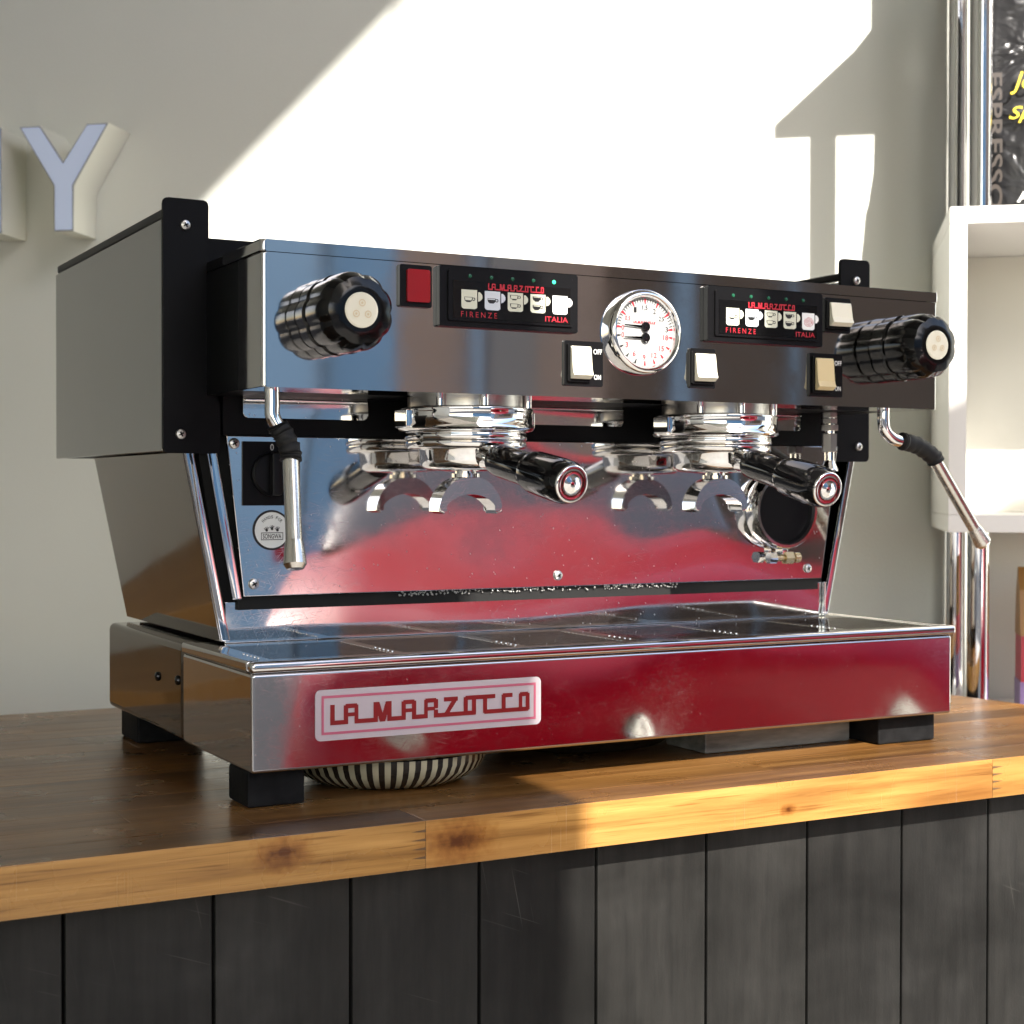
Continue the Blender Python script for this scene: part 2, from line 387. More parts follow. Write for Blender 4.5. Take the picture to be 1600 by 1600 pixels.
# ------------------------------------------------------------------ the place
GZ = -1.0
TH = R(39.5); NW = Vector((math.sin(TH), math.cos(TH), 0)); SW = Vector((math.cos(TH), -math.sin(TH), 0)); DW = 1.271
tag(obj("ground", box(NB(), -60, 60, -120, 30, GZ-.3, GZ), M['paving'], smooth=0), kind="structure")
w = obj("wall", box(NB(), -4.2, 3.0, 0, .12, GZ+.002, 3.5), M['wall'], smooth=0); w.location = NW*DW; w.rotation_euler.z = -TH; tag(w, kind="structure")
tag(obj("ceiling", prism(NB(), [(-2.6, -1.899), (4.0, -1.899), (4.0, 4.0), (-2.6, 4.0)], lambda u, v, d: Vector((u, v, 3.505+d)), .1), M['ceiling'], smooth=0), kind="structure")

def to_plane(P, y):
    t = (P.y-y)/SUN.y
    return P-SUN*t
def wall_pt(s, z): return NW*DW+SW*s+Vector((0, 0, z))
YS = -1.9
J = to_plane(Vector((.237, -.086, -.02)), YS)
a = to_plane(wall_pt(-.255, 1.004), YS); b = to_plane(wall_pt(-.562, .717), YS)
sl = (a.z-b.z)/(a.x-b.x); zj = b.z+(J.x-b.x)*sl
pts = [(J.x, .95), (J.x, zj), (J.x+3.0, zj+sl*3.0), (J.x+3.0, zj+sl*3.0+.3), (-2.6, zj+sl*3.0+.3), (-2.6, .95)]
tag(obj("front_shade_wall", prism(NB(), pts, FY(YS-.04), .04), M['inner_white'], smooth=0), kind="structure")  # unseen; outline cut to cast the shadow edges, open below to admit light
tag(obj("side_wall", box(NB(), -2.6, -2.5, -1.899, 4.0, GZ+.002, 3.504), M['inner_white'], smooth=0), kind="structure")

# board added in the opening, out of the picture, to shade the machine's right end
S0 = to_plane(Vector((.475, 0, .23)), YS); S1 = to_plane(Vector((1.36, 0, .615)), YS)
sg = thing("shade_board", "plain board hanging in the shop opening, seen only by its shade", "board", (S0.x, YS, S0.z))
obj("board", box(NB(), 0, S1.x-S0.x, -.015, .015, 0, S1.z-S0.z, .003), M['tan_wall'], sg)
for x in (.08, S1.x-S0.x-.08):
    top = zj+sl*(S0.x+x-J.x)-S0.z+.02
    obj("hanger", tube(NB(), [(x, 0, S1.z-S0.z-.01), (x, 0, top)], .004, 8), M['dull_metal'], sg)

tag(obj("road", box(NB(), -60, 3.9, -22, -4.3, GZ-.1, GZ+.004), M['asphalt'], smooth=0), kind="structure")
# buildings and the car that the steel mirrors
bl = thing("brown_building", "brown shop building across the street, seen only mirrored in the steel", "building", (4.0, -8.6, GZ))
obj("wall", box(NB(), 0, 12, -4, 0, 0, 6), M['brown_wall'], bl, 0)
obj("end_wall", box(NB(), -.03, -.001, -4.0, .002, 0, 5.95), M['blue_wall'], bl, 0)
obj("drain_pipe", tube(NB(), [(-.09, -1.15, .02), (-.09, -1.15, 5.8)], .05, 12), M['pale_post'], bl)
for x0, x1, mt in ((.54, .64, 'pale_post'), (.69, 1.06, 'tan_wall'), (2.20, 2.38, 'pale_post'), (3.3, 3.36, 'pale_post')):
    obj("pilaster", box(NB(), x0, x1, .001, .06, 0, 5.9), M[mt], bl, 0)
for x0, x1 in ((1.66, 2.18), (2.40, 3.28), (3.38, 9.0)):
    obj("shop_window", box(NB(), x0, x1, .001, .03, .4, 3.6), M['dark_wall'], bl, 0)
obj("roof", box(NB(), -.2, 12.2, -4.2, .3, 6.002, 6.2), M['brown_wall'], bl, 0)
b2 = thing("grey_building", "blue grey building far down the street, seen only mirrored in the steel", "building", (-9, -34, GZ))
obj("wall", box(NB(), 0, 30, -8, 0, 0, 12), M['blue_wall'], b2, 0)
obj("roof", box(NB(), -.3, 30.3, -8.3, .3, 12.002, 12.3), M['brown_wall'], b2, 0)

car = thing("red_car", "glossy red car parked facing the counter, seen only as a reflection in the steel", "car", (1.70, -2.02, GZ), R(-64))
def loft(sections):
    bm = NB(); rows = [[bm.verts.new(p) for p in s] for s in sections]; n = len(rows[0])
    for a, b in zip(rows, rows[1:]):
        for i in range(n): bm.faces.new((a[i], a[(i+1) % n], b[(i+1) % n], b[i]))
    bm.faces.new(rows[0][::-1]); bm.faces.new(rows[-1]); return bm
def sect(x, hw, z0, z1, p=.32, n=36):
    out = []
    for i in range(n):
        a = 2*math.pi*i/n; c, s = math.cos(a), math.sin(a)
        out.append(Vector((x, hw*math.copysign(abs(c)**p, c), (z0+z1)/2+(z1-z0)/2*math.copysign(abs(s)**p, s))))
    return out
def csect(x, hw, z0, zs, zc, n=18):
    """car cross-section: flat flanks, round shoulders, crowned top (zs shoulder height, zc crown height)"""
    up = []
    for i in range(n+1):
        t = -1+2*i/n; a = abs(t)
        up.append(Vector((x, hw*t, zs+(zc-zs)*(1-a**2.6)+.012*math.exp(-((a-.58)/.07)**2))))
    return [Vector((x, -hw*.97, z0)), Vector((x, -hw*1.01, (z0+zs)/2))]+up+[Vector((x, hw*1.01, (z0+zs)/2)), Vector((x, hw*.97, z0))]
obj("body", loft([csect(0, .60, .30, .58, .70), csect(.03, .76, .24, .66, .80), csect(.12, .85, .20, .74, .865), csect(.30, .885, .18, .84, .955), csect(.60, .90, .18, .91, 1.035), csect(.95, .905, .18, .96, 1.09), csect(1.30, .905, .18, 1.0, 1.125), csect(1.65, .905, .18, 1.02, 1.15), csect(2.2, .91, .18, 1.04, 1.10), csect(3.3, .90, .2, 1.05, 1.09), csect(3.9, .86, .24, 1.0, 1.05), csect(4.15, .72, .34, .85, .9)]), M['car_red'], car, 50)
obj("window_band", loft([sect(1.55, .72, 1.05, 1.13, .4), sect(2.0, .68, 1.06, 1.38, .4), sect(2.3, .66, 1.06, 1.42, .4), sect(3.1, .65, 1.06, 1.40, .4), sect(3.7, .66, 1.04, 1.12, .4)]), M['car_glass'], car, 40)
obj("roof", loft([sect(2.05, .62, 1.37, 1.40, .4), sect(2.35, .62, 1.41, 1.455, .4), sect(3.0, .61, 1.40, 1.445, .4), sect(3.25, .58, 1.32, 1.35, .4)]), M['car_red'], car, 40)
obj("grille", box(NB(), -.02, .03, -.42, .42, .36, .56, .01), M['void'], car)
obj("emblem", lathe(NB(), [(.05, 0), (.05, .012), (.03, .02)], (-.005, 0, .645), (-1, 0, .25), 24), M['chrome'], car)
for y in (-1, 1):
    hl = obj("headlight", loft([[Vector((.05+.03*t+.05*q, y*(.52+.24*q)+0, .60+.10*t*.8+.02*q)) for q, t in ((0, 0), (1, .1), (1, 1.1), (.5, 1.4), (0, 1))], [Vector((.02+.03*t+.05*q, y*(.52+.24*q), .60+.10*t*.8+.02*q)) for q, t in ((0, 0), (1, .1), (1, 1.1), (.5, 1.4), (0, 1))]]), M['car_glass'], car, 30)
    obj("lamp", lathe(NB(), [(.035, 0), (.03, .02), (.0001, .026)], (.03, y*.62, .655), (-1, 0, .1), 18), M['dull_metal'], hl)
    obj("mirror", box(NB(), 1.70, 1.78, y*.98-.08, y*.98+.08, 1.06, 1.17, .02), M['car_red'], car)
for x in (.80, 3.35):
    for y in (-.80, .80):
        wv = obj("wheel", lathe(NB(), [(.22, -.1), (.31, -.1), (.33, -.07), (.33, .07), (.31, .1), (.22, .1)], (x, y, .332), (0, 1, 0), 28), M['tyre'], car)
        obj("rim", lathe(NB(), [(.215, -.115), (.215, .115)], (x, y, .332), (0, 1, 0), 20), M['dull_metal'], wv)

# ------------------------------------------------------------------ counter
CY0, CY1, CT = -.0861, .6146, .0353
ct = thing("bar_counter", "wooden butcher block bar counter clad in charcoal boards", "counter", (0, 0, GZ))
def cz(z): return z-GZ
def right_end(y):                      # the right end runs a little askew
    return .905+.10*(CY1-y)/(CY1-CY0)
rows = 15; sw_ = (CY1-CY0)/rows; rr = random.Random(3)
for k in range(rows):
    y0, y1 = CY0+k*sw_, CY0+(k+1)*sw_
    cuts = [.103, .667] if k == 0 else None
    if cuts is None:
        x = -1.0+rr.uniform(.05, .4); cuts = []
        while x < .80: cuts.append(x); x += rr.uniform(.30, .58)
    else: cuts = [-.52]+cuts
    xs = [-1.0]+cuts+[right_end((y0+y1)/2)]
    for xa, xb in zip(xs, xs[1:]):
        bm = NB(); gp = .00004
        box(bm, xa+gp, xb-gp, y0+gp, y1-gp, cz(-CT), cz(0), .0003 if k else .0007, 1 if k else 2)
        if xb == xs[-1]:
            for v in bm.verts:
                if v.co.x > xb-.01: v.co.x += right_end(v.co.y)-xb
        obj("stave", bm, M['wood'], ct)
# finger joints in the front edge
def m_plain(name, c, r=.5): return mat(name, c, r)
M['joint_dark'] = mat("joint_dark", (.10, .05, .018), .6)
for xj, sgn in ((.103, -1), (.667, 1)):
    bm = NB()
    for i in range(4):
        z = -.0075-.0065*i
        for dz in (0,):
            vs_ = [bm.verts.new(p) for p in ((xj, CY0-.00025, cz(z-.0011)), (xj+sgn*.012, CY0-.00025, cz(z)), (xj, CY0-.00025, cz(z+.0011)))]
            bm.faces.new(vs_)
    obj("finger_joint", bm, M['joint_dark'], ct, 0)
PY = -.0555
edges = [-.784, -.678, -.573, -.467, -.362, -.256, -.151, -.047, .057, .163, .268, .375, .481, .588, .693, .80, .905]
for xa, xb in zip(edges, edges[1:]):
    obj("cladding_board", box(NB(), xa+.0011, xb-.0011, PY, PY+.012, cz(-.999), cz(-CT-.0005), .0016, 2), M['clad'], ct)
obj("carcass", box(NB(), -.80, .90, PY+.0125, CY1-.05, cz(-.998), cz(-CT-.0008)), M['black_paint'], ct, 0)

# ------------------------------------------------------------------ espresso machine
em = thing("espresso_machine", "polished steel two group espresso machine with black knobs standing on the wooden counter", "coffee machine")
ZB, ZT, YT, YB = .0284, .1127, .1754, .4254
W = .70
def screw(x, y, z, axis, parent, r=.0046, m='dull_metal'):
    bm = lathe(NB(), [(r, 0), (r, .0008), (r*.85, .0019), (r*.45, .0026), (.0001, .0028)], (x, y, z), axis, 20)
    s = obj("screw", bm, M[m], parent)
    ax = Vector(axis); 
    if abs(ax.y) > .5:
        c = NB()
        for a0 in (.5, .5+math.pi/2):
            d = Vector((math.cos(a0), 0, math.sin(a0))); e = Vector((-d.z, 0, d.x)); o_ = Vector((x, y-.0029, z))
            c.faces.new([c.verts.new(o_+d*u*r*.5+e*v*r*.13) for u, v in ((-1, -1), (1, -1), (1, 1), (-1, 1))])
            o_ = None
        cv = obj("slot", c, M['void'], s, 0)
    return s
# base
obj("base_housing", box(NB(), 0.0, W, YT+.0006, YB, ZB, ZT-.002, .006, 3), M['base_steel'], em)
screw(0, .25, .076, (-1, 0, 0), em, .0042, 'black_gloss'); screw(0, .189, .079, (-1, 0, 0), em, .0042, 'black_gloss')
bm = NB(); box(bm, 0, W, 0, YT, ZB, .1035, .0028, 3)
obj("drip_tray_housing", bm, M['tray_steel'], em)
# rim round the tray
bm = NB()
zr0, zr1 = .1038, ZT
box(bm, -.0012, W+.004, -.0026, .0085, zr0, zr1, .0036, 5)
obj("tray_rim", bm, M['tray_steel'], em)
for x0, x1 in ((-.0012, .010), (W-.008, W+.004)):
    obj("tray_rim", box(NB(), x0, x1, .0089, YT, zr0, zr1, .0020, 3), M['tray_steel'], em)
obj("tray_floor", box(NB(), .0104, W-.0084, .009, YT-.001, .1037, .1045), M['void'], em, 0)
# drip grates: plates with groups of slots that run along X
for gx0, gx1 in ((.0108, .3485), (.3495, W-.0088)):
    bm = NB(); z0, z1 = .1096, .1118; y0, y1 = .0095, .150
    box(bm, gx0, gx1, y0, y0+.010, z0, z1); box(bm, gx0, gx1, y1-.022, y1, z0, z1)
    ncol = 3; cw = (gx1-gx0)/ncol
    ys = y0+.010
    xs = [gx0]
    for c in range(ncol):
        xa = gx0+c*cw; 
        box(bm, xa, xa+.011, ys+.0001, y1-.0221, z0, z1)
    box(bm, gx1-.008, gx1, ys+.0001, y1-.0221, z0, z1)
    nb = 16; pitch = (y1-.022-ys)/nb
    for c in range(ncol):
        xa, xb = gx0+c*cw+.0111, gx0+(c+1)*cw-(.0081 if c == ncol-1 else .0001)
        for k in range(nb):
            yy = ys+(k+.5)*pitch
            box(bm, xa, xb, yy-pitch*.25, yy+pitch*.25, z0, z1-.0001)
    obj("drip_grate", bm, M['tray_steel'], em, 0)
    # row of drain studs
    bm = NB()
    for c in range(ncol):
        for k in range(5):
            bmesh.ops.create_icosphere(bm, subdivisions=1, radius=.0011, matrix=Matrix.Translation((gx0+c*cw+.0055, ys+.012+k*.0085, z1)))
    tag(obj("water_drop", bm, M['chrome'], em, 60), kind="stuff")
# upstand behind the grates
obj("tray_back", prism(NB(), [(.0300, .1120), (.6680, .1120), (.6680, .1468), (.0300, .1468)], FY(.1540), .003, .0008), M['back_steel'], em)
obj("tray_shelf", box(NB(), .0110, W-.0090, .1503, .1750, .1046, .1117), M['tray_steel'], em, 0)
obj("tray_back_edge", box(NB(), .6683, .6700, .1495, .1570, .1119, .1474, .0005), M['chrome'], em)
# feet
for x0, x1, y0, y1 in ((.0015, .0480, .014, .060), (W-.073, W-.002, .020, .070), (.010, .075, .355, .415), (W-.075, W-.010, .355, .415)):
    obj("foot", box(NB(), x0, x1, y0, y1, 0.0002, ZB-.0004, .0025, 2), M['foot'], em)
# lower body: leaning side panels and the mirror backsplash
def side_prism(xt, xb, th, y0t, y1t, y0b, y1b, zt, zb):
    bm = NB()
    v = [bm.verts.new(p) for p in ((xt, y0t, zt), (xt, y1t, zt), (xb, y1b, zb), (xb, y0b, zb), (xt+th, y0t, zt), (xt+th, y1t, zt), (xb+th, y1b, zb), (xb+th, y0b, zb))]
    for f in ((0, 1, 2, 3), (7, 6, 5, 4), (0, 4, 5, 1), (1, 5, 6, 2), (2, 6, 7, 3), (3, 7, 4, 0)): bm.faces.new([v[i] for i in f])
    bmesh.ops.bevel(bm, geom=bm.edges[:], offset=.0012, segments=2, profile=.5, affect='EDGES')
    return bm
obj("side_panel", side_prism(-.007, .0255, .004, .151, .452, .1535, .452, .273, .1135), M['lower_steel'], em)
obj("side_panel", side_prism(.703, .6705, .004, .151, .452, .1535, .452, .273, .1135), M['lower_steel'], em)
obj("leg_trim", side_prism(-.0065, .0262, .0075, .1475, .1508, .150, .1530, .273, .1140), M['chrome'], em)
obj("leg_trim", side_prism(.0105, .0345, .0085, .1472, .1500, .1472, .1500, .283, .1490), M['chrome'], em)
obj("leg_trim", side_prism(.6985, .6662, .0075, .1475, .1508, .150, .1530, .273, .1140), M['chrome'], em)
bm = NB(); v = []
prism(bm, [(.004, .30), (.696, .30), (.665, .1130), (.035, .1130)], FY(.1582), .28)
obj("body_filler", bm, M['void'], em, 0)  # black filler added behind the backsplash to block light
bs = obj("backsplash", prism(NB(), [(.0285, .2865), (.681, .2865), (.6605, .1515), (.0435, .1515)], FY(.145), .004, .0009), M['back_steel'], em)
for x, z in ((.035, .280), (.052, .162), (.348, .162), (.642, .162)):
    screw(x, .1448, z, (0, -1, 0), em, .0046)
# upper strip above the backsplash: black recess with chrome covers
obj("group_recess", box(NB(), .026, .682, .146, .153, .287, .325), M['black_paint'], em, 0)
for x0, x1 in ((.041, .154), (.305, .416), (.568, .628)):
    pc = obj("group_cover", prism(NB(), rrect(x0, x1, .3015, .331, [0, 0, .004, .004]), FY(.139), .004, .0008), M['back_steel'], em)
    obj("cover_lip", box(NB(), x0+.001, x1-.001, .1365, .1392, .3155, .3180, .0008), M['chrome'], pc)
# loose drops in the gap under the backsplash
bm = NB(); rd = random.Random(11)
for k in range(230):
    x = .185+rd.random()**1.0*.30
    if .335 < x < .40 and rd.random() < .6: continue
    bmesh.ops.create_icosphere(bm, subdivisions=1, radius=rd.uniform(.0005, .0011), matrix=Matrix.Translation((x, .1475+rd.uniform(0, .0015), .1478+rd.uniform(-.0005, .0036))))
tag(obj("coffee_grain", bm, M['dull_metal'], em, 60), kind="stuff")
obj("gap_strip", box(NB(), .040, .660, .1500, .1535, .1400, .1512), M['void'], em, 0)
# upper body
BX0, BX1, BY0, BY1 = -.0244, .7244, .147, .5413
obj("body_side", box(NB(), BX0, BX0+.004, BY0+.0045, BY1, .273, .4635, .0012), M['side_steel'], em)
obj("body_side", box(NB(), BX1-.004, BX1, BY0+.0045, BY1, .273, .4635, .0012), M['side_steel'], em)
obj("body_shell", box(NB(), BX0+.0045, BX1-.0045, BY0+.012, BY1-.002, .2735, .452, .001), M['black_paint'], em, 0)
for x0, x1 in ((BX0+.0008, BX0+.009), (BX1-.009, BX1-.0008)):
    obj("top_trim", box(NB(), x0, x1, BY0+.0046, BY1-.004, .4645, .4722, .0015), M['black_plastic'], em)
obj("back_rail", box(NB(), BX0+.010, BX1-.010, BY1-.012, BY1-.004, .4645, .4715, .0015), M['black_plastic'], em)
poly = [(BX0, .2713), (.024, .2713), (.024, .312), (.014, .330), (.014, .4808), (BX0, .4808)]
def round_poly(poly, r, n=5):
    out = []; N_ = len(poly)
    for i in range(N_):
        p0, p1, p2 = (Vector((*poly[j % N_], 0)) for j in (i-1, i, i+1))
        d0 = (p0-p1).normalized(); d1 = (p2-p1).normalized()
        a, b = p1+d0*r, p1+d1*r
        for k in range(n+1):
            t = k/n; q = a*(1-t)**2+p1*2*t*(1-t)+b*t*t; out.append((q.x, q.y))
    return out
for mir in (0, 1):
    pl = round_poly(poly, .0045)
    if mir: pl = [(W-x, z) for x, z in pl]
    br = obj("bracket", prism(NB(), pl, FY(BY0), .0042, .0008), M['black_paint'], em)
    for x, z in ((-.006, .459), (-.010, .287)):
        screw(W-x if mir else x, BY0-.0003, z, (0, -1, 0), br, .0044)
# control box
PX0, PX1, PYF, PZ0, PZ1 = .0116, .6884, .0092, .319, .4303
bm = NB()
outl = []
for (x, y) in rrect(PX0, PX1, PYF, .064, [0, 0, .0035, .0035], 6): outl.append((x, y))
prism(bm, outl, lambda u, v, d: Vector((u, v, PZ0+d)), .4208-PZ0, .0012)
obj("front_panel", bm, M['panel_steel'], em)
bm = NB(); prism(bm, rrect(PX0-.0010, PX1+.0010, PYF-.0010, .100, [0, 0, .004, .004], 6), lambda u, v, d: Vector((u, v, .4212+d)), PZ1-.4212, .0014)
obj("panel_lid", bm, M['panel_steel'], em)
for x0, x1 in ((PX0+.0004, PX0+.03), (PX1-.03, PX1-.0004)):
    obj("end_cover", box(NB(), x0, x1, .0645, .1465, PZ0+.0004, .4208, .001), M['black_plastic'], em)
obj("lid_rear", box(NB(), PX0+.0004, PX1-.0004, .1004, .1466, .4212, .4296, .001), M['black_plastic'], em)
obj("panel_underside", box(NB(), PX0+.004, PX1-.004, .0125, .146, PZ0+.001, PZ0+.004), M['black_paint'], em, 0)
obj("inner_fill", box(NB(), PX0+.032, PX1-.032, .0648, .1464, PZ0+.005, .4200), M['black_paint'], em, 0)
YF = PYF-.0006
# knobs
def knob(x, z):
    st = [(.0001, 0), (.0285, 0), (.0305, .0012), (.0310, .0165), (.0295, .0180), (.0278, .0182), (.0278, .0206), (.0296, .0208), (.0304, .0225), (.0304, .0420), (.0290, .0495), (.0250, .0552), (.0190, .0575), (.0150, .0578)]
    amp = [0, 1, 1, 1, 1, 0, 0, 1, 1, 1, 1, .8, 0, 0]
    def fr(r, k, a):
        q = abs((a*9/(2*math.pi)) % 1.0-.5)*2      # 0 in the middle of a lobe, 1 in a groove
        return r*(1-amp[k]*(.065*q**2.4))
    k = obj("steam_knob", lathe(NB(), st, (x, PYF, z), (0, -1, 0), 96, fr), M['bakelite'], em, 28)
    cp = obj("cap", lathe(NB(), [(.0132, 0), (.0132, .0009), (.0122, .0016), (.0001, .0019)], (x, PYF-.0572, z), (0, -1, 0), 40), M['cream'], k)
    def em_fn(u, v):
        for cx_, cy_ in ((.5, .72), (.27, .36), (.73, .36)):
            d = math.hypot(u-cx_, v-cy_)
            if .085 < d < .14 or d < .03: return 0
        return None
    return k
knob(.068, .374); knob(.633, .3736)
for x in (.068, .633):
    bm = NB()
    for dx, dz in ((0, .0052), (-.0047, -.003), (.0047, -.003)):
        lathe(bm, [(.0020, 0), (.0027, 0)], (x+dx, PYF-.0595, .374+dz), (0, -1, 0), 16, cap=False)
        lathe(bm, [(.0001, 0), (.0009, 0)], (x+dx, PYF-.0595, .374+dz), (0, -1, 0), 10, cap=False)
    obj("knob_emblem", bm, M['knob_emblem'], em, 0)
# indicator lamp
il = obj("indicator_lamp", prism(NB(), rrect(.1236, .1514, .3856, .4187, .0012), FY(PYF-.0035), .0034, .0008), M['black_plastic'], em)
obj("lens", prism(NB(), rrect(.1290, .1488, .3893, .4150, .001), FY(PYF-.0062), .0026, .0012), M['red_lens'], il)
# lettering of the badge as connected strokes, on a 262 x 25 grid
LOGO = {}
def logo_cells():
    nx, ny = 330, 32; gx = [[False]*nx for _ in range(ny)]
    def rect(x0, x1, y0, y1):       # pixels of the photograph's badge: x 0..1310, y 0 (base) .. 128
        for j in range(ny):
            yy = (j+.5)*128/ny
            if y0 <= yy <= y1:
                for i in range(nx):
                    xx = (i+.5)*1310/nx
                    if x0 <= xx <= x1: gx[j][i] = True
    def diag(xb, xt, w_, y0=0, y1=128):
        for j in range(ny):
            yy = (j+.5)*128/ny
            if y0 <= yy <= y1:
                c = xb+(xt-xb)*(yy-y0)/(y1-y0)
                for i in range(nx):
                    if abs((i+.5)*1310/nx-c) <= w_/2: gx[j][i] = True
    T = 26
    def A(x):                        # round-shouldered A / R body, 92 wide
        rect(x, x+27, 0, 118); rect(x+65, x+92, 0, 118); rect(x+10, x+82, 102, 128); rect(x, x+92, 48, 70)
    rect(0, 27, 0, 128); rect(0, 112, 0, T); A(84); rect(150, 290, 0, T)
    rect(270, 297, 0, 128); rect(358, 385, 0, 128); diag(327, 290, 34, 0, 128); diag(327, 365, 34, 0, 128)
    rect(360, 475, 0, T); A(450); rect(516, 610, 0, T)
    A(594); rect(660, 940, 0, T)
    for j in range(ny):              # notch that makes the R
        for i in range(nx):
            xx, yy = (i+.5)*1310/nx, (j+.5)*128/ny
            if 668 < xx < 688 and 52 < yy < 62: gx[j][i] = False
    rect(728, 818, 100, 128); diag(742, 800, 34, 20, 110)
    rect(858, 885, 0, 118); rect(913, 940, 10, 128); rect(868, 1070, 102, 128)
    rect(990, 1017, 8, 128); rect(995, 1240, 0, T)
    rect(1115, 1142, 0, 118); rect(1122, 1190, 102, 128)
    rect(1233, 1260, 0, 118); rect(1283, 1310, 8, 118); rect(1243, 1300, 102, 128); rect(1233, 1302, 0, T)
    return nx, ny, gx
_nx, _ny, _gx = logo_cells()
def logo(x0, x1, z0, z1, y): return cells(lambda u, v: 0 if _gx[min(int(v*_ny), _ny-1)][min(int(u*_nx), _nx-1)] else None, x0, x1, z0, z1, _nx, _ny, y)
# touch pads with cup keys
def cup(u, v, fill, x0, y0, s):
    """little coffee cup: outline, coffee up to fill; returns True where dark"""
    a, b = (u-x0)/s, (v-y0)/(s*.62)
    if 0 <= b <= 1:
        half = .36+.14*min(1, b*1.6) if b > .25 else .20+.16*b/.25
        if abs(a-.42) < half*.86:
            edge = abs(a-.42) > half*.86-.075 or b < .10 or b > .91
            return edge or b < fill
    d = math.hypot((a-.95), (b-.62)*.62)
    return .10 < d < .19
def mug(kind):
    def fn(u, v):
        # body in u<.80 with round bottom corners; handle bulge right
        inb = u < .76 and v >= 0
        if inb:
            r = .17
            for cx_ in (r, .76-r):
                if ((cx_ < .3 and u < r) or (cx_ > .3 and u > .76-r)) and v < r*.82:
                    if math.hypot(u-cx_, (v-r*.82)/.82) > r: return None
            if kind == 0 and cup(u, v, .38, .14, .34, .46): return 1
            if kind == 1 and cup(u, v, .74, .14, .34, .46): return 1
            if kind == 2 and (cup(u, v, .22, .12, .60, .46) or cup(u, v, .28, .12, .14, .46)): return 1
            if kind == 3 and (cup(u, v, .78, .12, .60, .46) or cup(u, v, .78, .12, .14, .46)): return 1
            if kind == 4:
                d = math.hypot(u-.38, (v-.46)*1.05); a = math.atan2(v-.46, u-.38)/(2*math.pi)
                if d < .30 and ((d/.088-a) % 1.0) < .38: return 2
            return 0
        if u > .79 and ((u-.79)/.21)**2+((v-.66)/.25)**2 < 1: return 0
        return None
    return fn
def touchpad(x0, lit):
    X = lambda f: x0+.1274*f; Z = lambda f: .4200-.0483*f
    bz = obj("touch_pad", prism(NB(), rrect(x0, x0+.1274, .3717, .4200, .0012), FY(PYF-.0060), .0058, .0012), M['black_plastic'], em)
    obj("pad_frame", prism(NB(), rrect(X(.055), X(.955), Z(.90), Z(.075), .001), FY(PYF-.0078), .0018, .0006), M['black_plastic'], bz)
    obj("key_sheet", box(NB(), X(.085), X(.935), PYF-.0082, PYF-.0079, Z(.86), Z(.245)), M['black_gloss'], bz, 0)
    yk = PYF-.0085
    for k in range(5):
        f0 = .142+.1645*k
        obj("cup_key", cells(mug(k), X(f0), X(f0+.148), Z(.70), Z(.385), 44, 40, yk), [M['mug_cream'] if k in (0, 2, 3) else (M['mug_blue'] if k == 1 else M['white_print']), M['black_print'], M['red_print']], bz, 0)
        obj("status_light", lathe(NB(), [(.0017, 0), (.0014, .0006), (.0001, .0009)], (X(.205+.152*k), PYF-.0078, Z(.155)), (0, -1, 0), 14), M['led_on'] if (lit and k == 4) else M['led_off'], bz)
    obj("key_lettering", logo(X(.33), X(.735), Z(.365), Z(.255), yk), M['red_print'], bz, 0)
    text("key_lettering", "F I R E N Z E", X(.14), X(.395), Z(.835), Z(.745), yk, M['red_print'], bz)
    text("key_lettering", "ITALIA", X(.745), X(.915), Z(.835), Z(.745), yk, M['red_print'], bz, offset=.01)
touchpad(.157, True); touchpad(.4160, False)
# pressure gauge
gx, gz = .3507, .3760
gg = obj("pressure_gauge", lathe(NB(), [(.0365, 0), (.0365, .004), (.0358, .0085), (.0340, .0112), (.0318, .0116), (.0300, .0100), (.0293, .0060)], (gx, PYF, gz), (0, -1, 0), 64, cap=False), M['chrome'], em, 50)
gf = obj("dial", lathe(NB(), [(.0001, 0), (.0294, 0)], (gx, PYF-.0062, gz), (0, -1, 0), 48, cap=False), M['gauge_face'], gg, 0)
yd = PYF-.0066
bm = NB(); bk = NB()
def tick(b_, ang, r0, r1, w_):
    c, s = math.cos(ang), math.sin(ang)
    p = [Vector((gx+c*r-s*q, yd, gz+s*r+c*q)) for r, q in ((r0, -w_*.35), (r1, -w_), (r1, w_), (r0, w_*.35))]
    b_.faces.new([b_.verts.new(q) for q in p])
for k in range(31):
    ang = R(172-k*5.5); big = k % 5 == 0
    tick(bm if big else bk, ang, .0238 if big else .0252, .0284, .0011 if big else .00045)
for k in range(9):
    ang = R(188+k*20.5); tick(bm if k > 3 else bk, ang, .0245, .0284, .0010)
obj("dial_mark", bm, M['red_print'], gg, 0); obj("dial_mark", bk, M['black_print'], gg, 0)
for s_, ang, rr_ in (("0", 172, .0225), ("0,5", 148, .0205), ("1", 118, .0210), ("1,5", 90, .0205), ("2", 62, .0205), ("2,5", 35, .0205), ("3", 8, .0225), ("0", 188, .0225), ("3", 212, .0215), ("6", 240, .0215), ("9", 268, .0215), ("12", 296, .0215), ("15", 322, .0215), ("18", 350, .0215)):
    cx_, cz_ = gx+rr_*math.cos(R(ang)), gz+rr_*math.sin(R(ang)); hw = .0013*len(s_.replace(",", ""))
    text("dial_number", s_, cx_-hw, cx_+hw, cz_-.0022, cz_+.0022, yd, M['black_print'] if ang < 130 else M['red_print'], gg)
obj("dial_lettering", logo(gx-.0115, gx+.0105, gz+.0072, gz+.0092, yd), M['red_print'], gg, 0)
